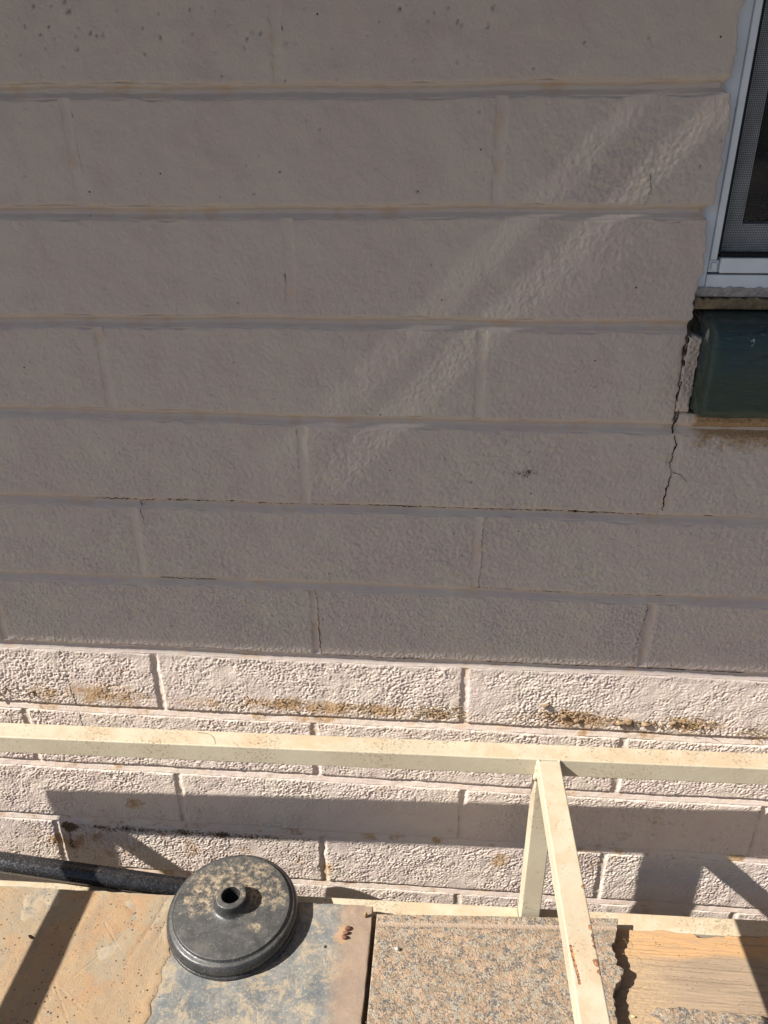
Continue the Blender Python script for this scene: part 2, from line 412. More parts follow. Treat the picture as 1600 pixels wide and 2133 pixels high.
# ------------------------------------------------------------------ the wall
WALL = empty('block_wall', (.3, .06, GZ))
tag(WALL, 'cream pink painted concrete block wall, cracked along its joints, upper part in shade', 'wall')
JP = {0: (-.0010, -.0015), 1: (-.1072, -.1078), 2: (-.2118, -.2106), 3: (-.3200, -.3163), 4: (-.4222, -.4262), 5: (-.5306, -.5316), 6: (-.6378, -.6379),
      7: (-.7450, -.7450), 8: (-.8480, -.8475), 9: (-.9530, -.9553), 10: (-1.0628, -1.0632), 11: (-1.1690, -1.1693)}
for k in range(12, 15): JP[k] = (-1.1690-.1062*(k-11), -1.1693-.1062*(k-11))
for k in range(-8, 0): JP[k] = (.1062*(-k)-.001, .1062*(-k)-.0015)
def J(k, x):
    a, b = JP[k]; return a + (b-a)*(np.asarray(x)+.1)/.8 + .0008*np.sin(np.asarray(x)*9+k*2.1) + .0005*np.sin(np.asarray(x)*31+k)
OV = {(1, .2035): .2035, (3, .2): .2046, (4, 0): -.0050, (4, 1): .3998, (5, 0): .207, (7, 0): .2106, (7, 1): .6165, (8, 0): -.005, (8, 1): .4008, (9, 0): .2020, (11, 1): .611}
def joints(r):
    off = .2040 if r % 2 else .0
    out = []
    for i in range(-5, 6):
        x = off + .4064*i
        out.append(OV.get((r, i), x))
    return out
JW, JH = .0085, .0118          # joint widths
def rowamp(x, z):
    """pebble relief of the thickly painted surface: strong low on the wall, filled and smooth at the top"""
    a = sstep(-.02, -.95, z)
    a = .30 + 1.30*a - .55*sstep(-.72, -.78, z)
    # rougher patch towards the window side
    a = a*(1+.38*sstep(-.735, -.70, z)*sstep(.0, -.3, z))
    a = a + .75*np.exp(-(((x-.52)/.10)**2)-(((z+.17)/.07)**2))
    a = a + .35*np.exp(-(((x-.40+(z+.3)*-.9)/.05)**2))*sstep(-.62, -.5, z)*sstep(-.10, -.2, z)
    a = a + .8*sstep(.60, .64, x)*sstep(-.47, -.43, z)*sstep(-.395, -.41, z)
    lit = sstep(-.735, -.755, z)
    a *= np.clip(1+(.10+.12*lit)*smp(N_BIG, x, z)+(.06+.18*lit)*smp(N_MID, x+.5, z)+.14*lit*smp(N_PATCH, x+.2, z), .25, 1.7)
    return np.clip(a, .10, 2.4)
def wall_h(x, z):
    p = smp(N_PEB, x, z); q_ = smp(N_PEB2, x, z); m = smp(N_MID, x, z)
    peb = np.tanh(1.1*p+.5*q_)
    peb = peb - (.25+.65*sstep(-.735, -.755, z))*np.clip(-(p+.5*q_)-1.0, 0, 1.6)
    a = rowamp(x, z)
    pits = np.clip(smp(N_PEB2, x+.4, z*.55, .55)-1.95, 0, 1)*sstep(-.13, -.02, z)*sstep(.50, .30, x)
    pits += .8*np.clip(smp(N_PEB2, x+.9, z, .6)-2.9, 0, 1)
    return a*.00046*peb + .00028*m - .0045*pits
def wall_attr(x, z):
    n = smp(N_PATCH, x, z); m = smp(N_MID, x+.3, z)
    d = np.zeros_like(x)
    g = lambda x0, z0, sx, sz: np.exp(-((x-x0)/sx)**2-((z-z0)/sz)**2)
    band8 = np.exp(-((z+.825)/.018)**2)
    d += band8*(.1+.55*g(.12, -.825, .10, 1) + .62*g(.27, -.825, .10, 1) + .42*g(-.12, -.81, .10, 1) + .62*g(.55, -.825, .09, 1) + .55*g(.70, -.825, .05, 1) + .3*g(.40, -.82, .04, 1))
    d += .46*g(-.06, -.79, .07, .045) + .22*g(-.17, -.80, .04, .05)
    # browner below the sill, fading downwards
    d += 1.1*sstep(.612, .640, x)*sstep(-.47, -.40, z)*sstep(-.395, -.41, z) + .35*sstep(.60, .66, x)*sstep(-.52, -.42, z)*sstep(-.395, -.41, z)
    d += .34*sstep(-.76, -1.1, z)*(.5+.22*n)
    d += .4*g(-.15, -1.12, .10, .04) + .3*g(.05, -1.13, .10, .04)
    k = np.zeros_like(x)
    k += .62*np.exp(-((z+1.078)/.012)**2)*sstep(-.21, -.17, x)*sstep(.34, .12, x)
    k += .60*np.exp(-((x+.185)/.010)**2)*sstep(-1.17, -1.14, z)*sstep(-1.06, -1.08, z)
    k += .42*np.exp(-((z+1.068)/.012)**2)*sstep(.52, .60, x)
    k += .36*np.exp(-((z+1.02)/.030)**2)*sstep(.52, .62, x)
    k += .38*g(.446, -.485, .02, .010) + .48*g(.462, -.478, .018, .008) + .44*g(.575, -.482, .016, .008) + .40*g(.03, -.462, .012, .006) + .35*g(.34, -.47, .03, .01)
    k += .50*g(.006, -.211, .006, .008) + .55*g(.6125, -.475, .005, .004) + .4*g(.588, -.492, .006, .004) + .5*g(.602, -.521, .003, .002) + .45*g(.418, -.462, .002, .003)
    k += band8*(.40*g(.18, -.825, .09, 1) + .46*g(.55, -.825, .07, 1) + .46*g(.69, -.825, .04, 1)) + .42*g(-.20, -.825, .05, .015)
    k += .9*np.clip(smp(N_PEB2, x+.4, z*.55, .55)-1.75, 0, .7)*sstep(-.13, -.02, z)*sstep(.50, .30, x)  # pits also darkened in colour, for the shade in their hollows
    return {'dust': d + .10*n, 'dirt_dark': k + .05*m}
REV = .6035        # window reveal
def block(r, xa, xb, za=None, zb=None, hi=True, wl=0.0, wr=0.0, depth=.055):
    """one block of row r between x faces xa and xb"""
    top = (lambda x: J(r-1, x)-JH/2) if za is None else (lambda x: za+0*x)
    bot = (lambda x: J(r, x)+JH/2) if zb is None else (lambda x: zb+0*x)
    xm = (xa+xb)/2
    if not hi:
        zt, z0 = float(top(xm)), float(bot(xm))
        me = box_mesh('block', xa, xb, 0, depth, z0, zt, .003)
        return link('block', me, MW, WALL)
    H = float(top(xm)-bot(xm)); Wd = xb-xa
    step = .00115 if r >= 7 else .0015
    U = axis_pts(0, Wd, step, .0032); V = axis_pts(0, H, step, .0032)
    def zf(A, B):
        x = xa+A; t = B/H
        return bot(x)*(1-t)+top(x)*t + .0006*smp(N_MID, x, t*.5)*np.where((t < .02) | (t > .98), 1, .3)
    def xf(A, B):
        s = A/Wd
        return xa+A + wl*smp(N_MID, B*.5+r, B*.2+xa)*(1-s)**8 + wr*smp(N_MID, B*.6+r*.3, B*.2+xb)*s**8 + .0005*smp(N_PEB2, A*.2, B+r)
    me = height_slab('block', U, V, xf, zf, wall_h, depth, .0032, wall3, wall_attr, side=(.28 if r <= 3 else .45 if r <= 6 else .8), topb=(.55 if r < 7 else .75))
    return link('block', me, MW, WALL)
def inview(xa, xb, r):
    zc = float(J(r, 0)) + .05
    if r < 1 or r > 12: return False
    xl = -.0434+(zc+.0345)*.237-.05; xr = .6227 - (zc+.0445)*.21+.05
    return xb > xl and xa < xr
for r in range(-3, 15):
    js = joints(r)
    for a, b in zip(js[:-1], js[1:]):
        xa, xb = a+JW/2, b-JW/2
        if r <= 3:                                      # rows beside the window opening
            if xa > REV and xa < 1.55 or (xb > REV and xb < 1.55 and xa > REV): continue
            if xa < REV < xb:
                e = {1: .6012, 2: .6068, 3: .6046}.get(r, REV)
                block(r, xa, e, hi=(r >= 1), wr=.0022)
                continue
            block(r, xa, xb, hi=inview(xa, xb, r)); continue
        if r == 4:
            if xa < REV < xb:
                block(r, xa, .6045, hi=True, wr=.001)
                block(r, .6075, xb, za=-.4075, hi=True); continue
            if xa > REV: block(r, xa, xb, za=-.4075, hi=False); continue
        block(r, xa, xb, hi=inview(xa, xb, r))

# bed joints: hollowed, steeper at the top, running out onto the block below
def bed_joint(k, x0, x1, step=.0022, coarse=False):
    n = int((x1-x0)/step) if not coarse else 40
    X = np.linspace(x0, x1, n+1)
    # outwards height across the joint, from top to bottom
    prof = [(.72, -.0030), (.54, -.0012), (.48, -.0009), (.34, -.0030), (.20, -.0052), (.08, -.0066), (.0, -.0066), (-.20, -.0042), (-.40, -.0018), (-.48, -.0010), (-.56, -.0012), (-.75, -.0030)]
    if k >= 8: prof = [(.72, -.0045), (.52, -.0040), (.42, -.0038), (.30, -.0030), (.14, -.0022), (-.08, -.0018), (-.28, -.0014), (-.42, -.0009), (-.50, -.0008), (-.58, -.0014), (-.75, -.0030)]
    T = np.array([p[0] for p in prof]); D = np.array([p[1] for p in prof])
    A, B = np.meshgrid(X, T, indexing='ij'); Dm = np.broadcast_to(D, A.shape)
    Z = J(k, A)+B*JH
    Hh = Dm*(1+.10*smp(N_MID, A, A*0+k)) + .00016*smp(N_PEB2, A, Z) + .00010*smp(N_PEB, A, Z)
    nu, nv = A.shape; idx = np.arange(nu*nv).reshape(nu, nv)
    F = np.stack([idx[:-1, :-1], idx[:-1, 1:], idx[1:, 1:], idx[1:, :-1]], -1).reshape(-1, 4)
    Xf, Zf, Hf = A.ravel(), Z.ravel(), Hh.ravel()
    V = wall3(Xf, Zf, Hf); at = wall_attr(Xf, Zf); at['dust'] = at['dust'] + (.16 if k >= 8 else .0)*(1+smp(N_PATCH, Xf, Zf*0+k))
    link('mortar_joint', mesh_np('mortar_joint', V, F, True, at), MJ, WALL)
for k in range(-3, 15):
    hi = 0 <= k <= 12
    if k <= 2:
        bed_joint(k, -2.0, REV-.003, .004 if hi else .01, not hi); bed_joint(k, 1.6, 2.3, coarse=True)
    elif k == 3: bed_joint(k, -2.0, .603, .003)
    else: bed_joint(k, -2.0, 2.3, .0035 if hi else .1, not hi)
# head joints, shallow and nearly filled by paint
def head_joint(r, xc, z1, z0, dep, filled=False):
    n = 50; T = np.linspace(-.7, .7, 9); Zs = np.linspace(z0-.001, z1+.001, n)
    A, B = np.meshgrid(T, Zs, indexing='ij')
    D = -dep*(1-.55*(A/.6)**2)
    if filled: D = -.0004+0*A
    X = xc + A*JW + .0006*smp(N_MID, B, B*0+xc)
    Hh = D*(1+.15*smp(N_MID, X, B)) + .00014*smp(N_PEB2, X, B)
    nu, nv = A.shape; idx = np.arange(nu*nv).reshape(nu, nv)
    F = np.stack([idx[:-1, :-1], idx[1:, :-1], idx[1:, 1:], idx[:-1, 1:]], -1).reshape(-1, 4)
    Xf, Zf = X.ravel(), B.ravel()
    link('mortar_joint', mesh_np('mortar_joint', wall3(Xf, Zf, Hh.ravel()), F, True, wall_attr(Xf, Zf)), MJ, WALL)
for r in range(-2, 15):
    for xc in joints(r):
        if xc < -1.95 or xc > 2.2: continue
        if r <= 4 and REV-.01 < xc < 1.55: continue
        z1, z0 = float(J(r-1, xc))-JH*.53, float(J(r, xc))+JH*.53
        dep = .0009 if r <= 3 else (.0014 if r <= 6 else .0028)
        head_joint(r, xc, z1, z0, dep, filled=(r == 5 and abs(xc-.61) < .02))
# core of the wall behind the joints
link('wall_core', box_mesh('wall_core', -2.0, .597, .0056, .19, GZ, .36), MJ, WALL)
link('wall_core', box_mesh('wall_core', .5975, 2.3, .0056, .19, GZ, -.415), MJ, WALL)
link('wall_core', box_mesh('wall_core', 1.57, 2.3, .0056, .19, -.414, .36), MJ, WALL)

# cracks: dark ribbons laid on the surface, painted for the shade inside
def surf_h(x, z):
    """approximate outward height of wall at a point"""
    h = wall_h(np.array([x]), np.array([z]))[0]
    for k in range(0, 12):
        zj = float(J(k, x))
        if abs(z-zj) < JH*.40: h = -.0030
        elif abs(z-zj) < JH*.62: h = -.0013
    return h
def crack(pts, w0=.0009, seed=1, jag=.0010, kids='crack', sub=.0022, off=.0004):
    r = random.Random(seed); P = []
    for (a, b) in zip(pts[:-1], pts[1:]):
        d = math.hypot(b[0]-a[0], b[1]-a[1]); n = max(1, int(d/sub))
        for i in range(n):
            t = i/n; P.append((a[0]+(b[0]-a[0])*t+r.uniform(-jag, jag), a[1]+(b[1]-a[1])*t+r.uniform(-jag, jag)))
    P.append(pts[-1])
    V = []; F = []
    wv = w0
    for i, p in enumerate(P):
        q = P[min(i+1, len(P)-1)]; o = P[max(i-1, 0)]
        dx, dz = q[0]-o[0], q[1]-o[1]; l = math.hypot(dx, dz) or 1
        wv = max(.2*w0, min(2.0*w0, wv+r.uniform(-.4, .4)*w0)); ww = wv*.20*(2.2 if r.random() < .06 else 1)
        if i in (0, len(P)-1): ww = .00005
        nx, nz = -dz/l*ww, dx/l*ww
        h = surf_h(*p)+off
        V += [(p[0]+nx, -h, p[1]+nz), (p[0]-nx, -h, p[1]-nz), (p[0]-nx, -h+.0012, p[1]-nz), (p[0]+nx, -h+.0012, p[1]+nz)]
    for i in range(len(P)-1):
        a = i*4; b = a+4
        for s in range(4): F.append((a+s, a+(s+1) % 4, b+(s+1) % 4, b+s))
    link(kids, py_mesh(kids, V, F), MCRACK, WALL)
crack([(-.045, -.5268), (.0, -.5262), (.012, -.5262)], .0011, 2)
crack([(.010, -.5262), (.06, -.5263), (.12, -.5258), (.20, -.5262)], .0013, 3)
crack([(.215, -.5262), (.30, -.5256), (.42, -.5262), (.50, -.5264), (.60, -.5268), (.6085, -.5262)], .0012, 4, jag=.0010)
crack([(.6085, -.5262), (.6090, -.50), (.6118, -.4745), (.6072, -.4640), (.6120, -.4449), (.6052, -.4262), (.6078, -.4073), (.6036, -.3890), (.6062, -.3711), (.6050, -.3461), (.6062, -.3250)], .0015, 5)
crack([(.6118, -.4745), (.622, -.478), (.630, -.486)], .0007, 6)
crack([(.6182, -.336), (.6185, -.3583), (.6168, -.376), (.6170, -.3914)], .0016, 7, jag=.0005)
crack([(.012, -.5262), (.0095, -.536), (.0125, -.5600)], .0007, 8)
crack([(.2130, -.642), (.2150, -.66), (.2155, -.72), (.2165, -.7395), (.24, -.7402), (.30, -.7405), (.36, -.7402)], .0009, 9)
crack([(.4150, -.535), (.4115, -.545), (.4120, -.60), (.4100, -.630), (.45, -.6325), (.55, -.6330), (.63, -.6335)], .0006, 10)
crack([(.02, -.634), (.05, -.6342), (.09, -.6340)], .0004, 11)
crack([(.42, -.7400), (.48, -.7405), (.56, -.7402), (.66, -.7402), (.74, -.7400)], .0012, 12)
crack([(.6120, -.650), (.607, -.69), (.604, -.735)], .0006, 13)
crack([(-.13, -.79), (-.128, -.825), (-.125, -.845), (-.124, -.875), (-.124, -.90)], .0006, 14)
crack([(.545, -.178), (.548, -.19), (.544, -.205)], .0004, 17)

# crumbled openings along the long crack, wider dark ribbons for their shade
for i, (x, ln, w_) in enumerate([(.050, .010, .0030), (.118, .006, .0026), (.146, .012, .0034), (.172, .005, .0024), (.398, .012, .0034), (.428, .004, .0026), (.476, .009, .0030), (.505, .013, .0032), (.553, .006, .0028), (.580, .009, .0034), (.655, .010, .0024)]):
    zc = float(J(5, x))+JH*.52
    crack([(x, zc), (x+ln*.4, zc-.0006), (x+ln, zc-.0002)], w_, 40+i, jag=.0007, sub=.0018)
# ------------------------------------------------------------------ window
WIN = empty('sliding_window', (.9, .012, -.29))
tag(WIN, 'white aluminium window with charcoal insect screen, set in the block wall above a green sill', 'window')
def wbox(name, x0, x1, z0, z1, yf, yb, mat, bev=.0008, parent=None):
    return link(name, box_mesh(name, x0, x1, yf, yb, z0, z1, bev), mat, parent or WIN)
FY = .012
fr = wbox('window_frame', .594, .6158, -.290, .34, FY, .09, MALU)
wbox('jamb_track', .6160, .6222, -.2545, .34, FY-.003, .088, MALU)
wbox('bottom_rail', .6262, 1.56, -.2668, -.2528, FY-.004, .088, MALU)
wbox('corner_block', .6165, .6258, -.2668, -.2550, FY+.001, .088, MALU)
wbox('corner_clip', .6185, .6236, -.2640, -.2575, FY-.0015, FY+.004, MALU, .0004)
wbox('bottom_flange', .6160, 1.56, -.2895, -.2688, FY-.001, .090, MALU)
wbox('gasket', .6224, .6256, -.2500, .34, FY+.001, .0235, MGASK, .0004)
wbox('gasket', .6257, 1.56, -.2526, -.2492, FY+.001, .0235, MGASK, .0004)
wbox('sash', .6260, .6450, -.2490, .34, .024, .046, MSASH)
wbox('sash', .6452, 1.56, -.2490, -.2230, .024, .046, MSASH)
tgl = NT('window_glass', .03, .5); tgl.color((.9, .93, .92)); tgl.b.inputs['Transmission Weight'].default_value = 1.0; tgl.b.inputs['IOR'].default_value = 1.45
wbox('glass_pane', .6452, 1.56, -.2228, .34, .033, .037, tgl.m, 0)
# dark room behind
rm = []
x0, x1, y0, y1, z0, z1 = .59, 1.56, .0905, 1.2, -.30, .345
for nm, b in (('room_back', (x0, x1, y1, y1+.02, z0, z1)), ('room_side', (x0-.02, x0, y0+.1, y1, z0, z1)), ('room_side', (x1, x1+.01, y0+.1, y1, z0, z1)), ('room_floor', (x0, x1, y0, y1, z0-.02, z0)), ('room_ceiling', (x0, x1, y0, y1, z1, z1+.02))):
    link(nm, box_mesh(nm, *b), MDARK, WIN)
# woven screen: every wire is geometry
V = []; F = []
def wire(a, b, wd):
    i = len(V); h = wd/2
    if a[0] == b[0]: o = [(-h, 0), (0, -h), (h, 0)]; V.extend([(a[0]+p, a[1]+q, a[2]) for p, q in o]); V.extend([(b[0]+p, b[1]+q, b[2]) for p, q in o])
    else: o = [(0, -h), (-h, 0), (0, h)]; V.extend([(a[0], a[1]+q, a[2]+p) for q, p in o]); V.extend([(b[0], b[1]+q, b[2]+p) for q, p in o])
    F.extend([(i, i+1, i+4, i+3), (i+1, i+2, i+5, i+4), (i+2, i, i+3, i+5)])
pt = .00155
for i in range(int((.90-.6250)/pt)): wire((.6256+i*pt, FY+.006, -.2495), (.6256+i*pt, FY+.006, .30), .00036)
for i in range(int((.30+.2495)/pt)): wire((.6250, FY+.0065, -.2490+i*pt), (.90, FY+.0065, -.2490+i*pt), .00036)
scr = link('insect_screen', py_mesh('insect_screen', V, F), MSCR, WIN); tag(scr, kind='stuff')
# mortar smear and caulk around the foot of the frame
def rough_strip(name, x0, x1, z0, z1, yf, amp, mat, parent, depth=.02, seed=0.0, ragged=.002, step=.0013):
    U = axis_pts(0, x1-x0, step, .0015); Vv = axis_pts(0, z1-z0, step, .0015)
    Hh = z1-z0
    return link(name, height_slab(name, U, Vv, lambda A, B: x0+A+ragged*.4*smp(N_MID, B*3+seed, B*3)*1.0,
                lambda A, B: z0+B+ragged*smp(N_PEB2, A+seed, A*0+z0)*(B/Hh)+ragged*.3*smp(N_MID, A*2+seed, A*0)*(B/Hh),
                lambda x, z: amp*(smp(N_PEB, x+seed, z)+smp(N_MID, x+seed, z)), depth, .0015, lambda x, z, h: np.stack([x, yf-h, z], -1), wall_attr), mat, parent)
rough_strip('mortar_smear', .6062, .78, -.2900, -.2805, FY-.003, .0005, MCAULK, WIN, .012, .2, .0004)
rough_strip('caulk_strip', .6050, .6180, -.4060, -.3270, -.0008, .0006, MJ, WIN, .02, .5, .0012)
MBRN = mat_simple('stained_mortar', (.26, .20, .12), .9, .15, .2, 120, .001, 300, dark=(.10, .07, .04))
rough_strip('sill_bedding', .6062, .90, -.3010, -.2905, .0040, .0004, MBRN, WIN, .05, .8, .0006)
# sill: bullnosed, standing proud of the wall
def sill():
    import bmesh
    pr = [(.088, -.3010), (.030, -.3015), (.0, -.3035), (-.012, -.3060)]
    for i in range(9):
        a = math.radians(90-i*90/8); pr.append((-.012-.024*math.cos(a), -.332+.026*math.sin(a)))
    pr += [(-.0365, -.345), (-.036, -.385)]
    for i in range(7):
        a = math.radians(i*90/6); pr.append((-.024-.012*math.cos(a), -.389-.014*math.sin(a)))
    pr += [(.004, -.4045), (.088, -.4045)]
    bm = bmesh.new(); xs = [.6182, .6188, .6205, .6240] + list(np.linspace(.63, 1.62, 60)); rings = []
    for i, x in enumerate(xs):
        ins = [.0045, .0026, .0008, 0][i] if i < 4 else 0
        ring = []
        for j, (y, z) in enumerate(pr):
            cy_, cz_ = .02, -.353
            yy = y + (ins if y < .02 else 0); zz = z + (ins if z < cz_ else -ins)
            wob = .0010*float(smp(N_MID, x, z)) + .0006*float(smp(N_PEB2, x+y, z))
            ring.append(bm.verts.new((x, yy+wob, zz)))
        rings.append(ring)
    m = len(pr)
    for a, b in zip(rings[:-1], rings[1:]):
        for j in range(m): bm.faces.new((a[j], a[(j+1) % m], b[(j+1) % m], b[j]))
    bm.faces.new(rings[0]); bm.faces.new(list(reversed(rings[-1])))
    bmesh.ops.recalc_face_normals(bm, faces=bm.faces)
    me = bpy.data.meshes.new('sill'); bm.to_mesh(me); bm.free()
    me.polygons.foreach_set('use_smooth', [len(p.vertices) == 4 for p in me.polygons])
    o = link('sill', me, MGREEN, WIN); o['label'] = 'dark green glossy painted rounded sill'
sill()

# ------------------------------------------------------------------ steel bench frame
FR = empty('steel_frame_bench', (.486, -.0670, GZ), .0141)
tag(FR, 'cream painted square steel tube bench frame with rust chips, standing by the wall', 'bench frame')
TW = .0258
px_, py_ = .486, -.0670
c_, s_ = math.cos(.0141), math.sin(.0141)
def fw_(lx, ly, lz):   # frame local (metres from the pivot, height absolute) to world
    return (px_+c_*lx-s_*ly, py_+s_*lx+c_*ly, lz)
rust_old = [(*fw_(.0035, -.262+.0, -.8075), .0035), (*fw_(.0035, -.268, -.8075), .0035), (*fw_(.004, -.275, -.8075), .004), (*fw_(.004, -.282, -.8075), .004), (*fw_(.0045, -.289, -.8075), .004),
        (*fw_(.0245, -.250, -.8075), .004), (*fw_(.0255, -.262, -.8085), .0045), (*fw_(.0250, -.269, -.8085), .004), (*fw_(.0245, -.292, -.808), .006), (*fw_(.0255, -.300, -.809), .005), (*fw_(.0255, -.308, -.809), .004),
        (*fw_(.0250, -.215, -.809), .003), (*fw_(.0245, -.36, -.808), .004), (.15, -.090, -.8078, .0025), (.335, -.088, -.8078, .003)]
rust = [(*fw_(.0030+.0002*i, -.258-.0026*i, -.8078), .0016) for i in range(14)] + [(*fw_(.0250, -.238, -.8080), .0030), (*fw_(.0262, -.247, -.809), .0028), (*fw_(.0262, -.252, -.810), .0036), (*fw_(.0262, -.257, -.810), .0032), (*fw_(.0235, -.272, -.8078), .0030), (*fw_(.0255, -.273, -.809), .0034), (*fw_(.0262, -.281, -.810), .0030), (*fw_(.0250, -.195, -.809), .0020), (*fw_(.0235, -.36, -.808), .0028), (.15, -.090, -.8078, .0014)]
MCREAM = mat_cream('cream_painted_steel', rust)
def tube(name, a, b, parent=FR):
    """square tube, local frame coords with z absolute, axis aligned"""
    x0, x1 = min(a[0], b[0]), max(a[0], b[0]); y0, y1 = min(a[1], b[1]), max(a[1], b[1]); z0, z1 = min(a[2], b[2]), max(a[2], b[2])
    me = box_mesh(name, x0, x1, y0, y1, z0-GZ, z1-GZ, .0016)
    me.polygons.foreach_set('use_smooth', [False]*len(me.polygons))
    return link(name, me, MCREAM, parent, world=False)
ZT, ZL, YF = -.808, -1.105, -.56
XL, XR = -.899, .883
# four long rails
tube('rail', (XL, -TW, ZT-TW), (XR+TW, 0, ZT)); tube('rail', (XL, YF-TW, ZT-TW), (XR+TW, YF, ZT))
tube('rail', (XL+TW+.0003, -TW, ZL-TW), (-.0003, 0, ZL)); tube('rail', (TW+.0003, -TW, ZL-TW), (XR-.0003, 0, ZL))
tube('rail', (XL+TW+.0003, YF-TW, ZL-TW), (-.0003, YF, ZL)); tube('rail', (TW+.0003, YF-TW, ZL-TW), (XR-.0003, YF, ZL))
for x in (XL, 0.0, XR):
    tube('cross_rail', (x, YF+.0003, ZT-TW), (x+TW, -TW-.0003, ZT-.0006))
    tube('cross_rail', (x, YF+.0003, ZL-TW), (x+TW, -TW-.0003, ZL-.0005))
    for y in (-TW, YF-TW): tube('leg', (x, y, GZ), (x+TW, y+TW, ZT-TW-.0004))
def blob(name, loc, rad, mat, parent=None, sc3=(1, 1, 1), seed=1, rough=.25, world=True, sub=2, rot=None):
    import bmesh
    bm = bmesh.new(); bmesh.ops.create_icosphere(bm, subdivisions=sub, radius=rad); r = random.Random(seed)
    ph = [(r.uniform(-1, 1), r.uniform(-1, 1), r.uniform(-1, 1), r.uniform(0, 6)) for _ in range(5)]
    for v in bm.verts:
        n = v.co.normalized(); f = 1+rough*sum(math.sin(4*(n.x*a+n.y*b+n.z*c)+d) for a, b, c, d in ph)/3
        v.co = Vector((n.x*rad*f*sc3[0], n.y*rad*f*sc3[1], n.z*rad*f*sc3[2]))
    if rot: bmesh.ops.rotate(bm, verts=bm.verts, matrix=rot)
    me = bpy.data.meshes.new(name); bm.to_mesh(me); bm.free()
    me.polygons.foreach_set('use_smooth', [True]*len(me.polygons))
    o = link(name, me, mat, None if parent is None else parent, world)
    if parent is None or world:
        if parent is None: o.location = loc
        else: me.transform(Matrix.Translation(loc))
    else: me.transform(Matrix.Translation(loc))
    return o
for i, (lx, ly, lz, rr) in enumerate([(.0006, -TW-.001, ZT-TW+.003, .0045), (-.0010, -TW-.001, ZT-TW-.0015, .0042), (.0012, -TW-.001, ZT-.007, .0042), (TW-.001, -TW-.001, ZT-.003, .0025), (.0008, -TW-.0005, ZT-.0145, .0045), (.0008, -TW-.0005, ZT-.019, .0042), (TW-.001, -TW-.001, ZT-.009, .0025), (TW-.001, -TW-.001, ZT-.016, .0028)]):
    blob('weld_bead', (lx, ly, lz-GZ), rr, MCREAM, FR, (.8, .8, 1.5), i, .22, world=False)
# ------------------------------------------------------------------ shelf contents
ZW, ZTI, ZG = -1.100, -1.0795, -1.0805
# wooden board lying inside the lower frame (its back edge on the rail)
def wood_h(x, y):
    return .00016*smp(N_GRAIN, x, y) + .00006*smp(N_GRAIN, x+.3, y, .35)
wc = []
r_ = random.Random(5)
for i in range(26):
    yy = -.105-.135*i/26+r_.uniform(-.002, .002); xs = r_.uniform(.60, .78); wc.append((xs, xs+r_.uniform(.05, .16), yy, r_.uniform(-.02, .0), r_.uniform(.00025, .0006)))
def wood_crack(x, y):
    d = np.zeros_like(x)
    for xa, xb, yy, sl, wd in wc:
        yc = yy+(x-xa)*sl*.5+.0004*smp(N_PEB2, x, x*0+yy)
        inn = sstep(xa, xa+.015, x)*sstep(xb, xb-.02, x)
        d = np.maximum(d, inn*np.clip(1-np.abs(y-yc)/wd, 0, 1))
    return d
U = axis_pts(0, .62, .0016, .002); Vv = np.concatenate([[0, .0003, .0008, .0015], np.arange(.002, .16, .0006), np.arange(.16, .45, .004), [.452, .4535, .454]])
Vv = Vv  # measured from the back edge towards the viewer
def wy(A, B):
    x = .545+A
    notch = -.0045*sstep(.715, .720, x)*sstep(.760, .750, x) - .0012*smp(N_MID, x, x*0)
    return -.0945+.0141*(x-.486)-.0012 - B + notch*np.clip(1-B/.02, 0, 1)
me = height_slab('wooden_board', U, Vv, lambda A, B: .545+A, wy, lambda x, y: wood_h(x, y)-.0011*wood_crack(x, y), .017, .0012,
                 lambda x, y, h: np.stack([x, y, ZW+h], -1), lambda x, y: {'dirt_dark': .55*np.clip(wood_crack(x, y)*1.2, 0, 1)})
me.flip_normals()
wo = link('wooden_board', me, MWOOD); tag(wo, 'weathered brown wooden board with split grain lying beside and under the granite slab', 'wooden board')
# its hidden continuation below the other slabs
link_ = link('wooden_board', box_mesh('wooden_board', -.40, .540, -.548, -.100, ZW-.017, ZW-.0015, .001), MWOOD)
tag(link_, 'weathered board hidden under the dusty slate tile and the granite, flush with lower rail', 'wooden board')

# slate tile
def tile_back(x): return -.1022+.0128*(x-.0)
U = axis_pts(0, .82, .0025, .0012); Vv = axis_pts(0, .42, .0025, .0012)
me = height_slab('slate_tile', U, Vv, lambda A, B: -.532+A+.002*(B-.1)*.03+.0003*smp(N_MID, B, B*0), lambda A, B: tile_back(-.532+A)-B+.0005*smp(N_MID, A, A*0)*np.clip(1-B/.01, 0, 1),
                 lambda x, y: .00025*smp(N_MID, x, y)+.00008*smp(N_PEB, x, y), .0188, .0012, lambda x, y, h: np.stack([x, y, ZTI+h], -1))
me.flip_normals()
ti = link('slate_tile', me, MTILE); tag(ti, 'large blue grey slate tile, half covered in ochre sand, under the round black base', 'slate tile')

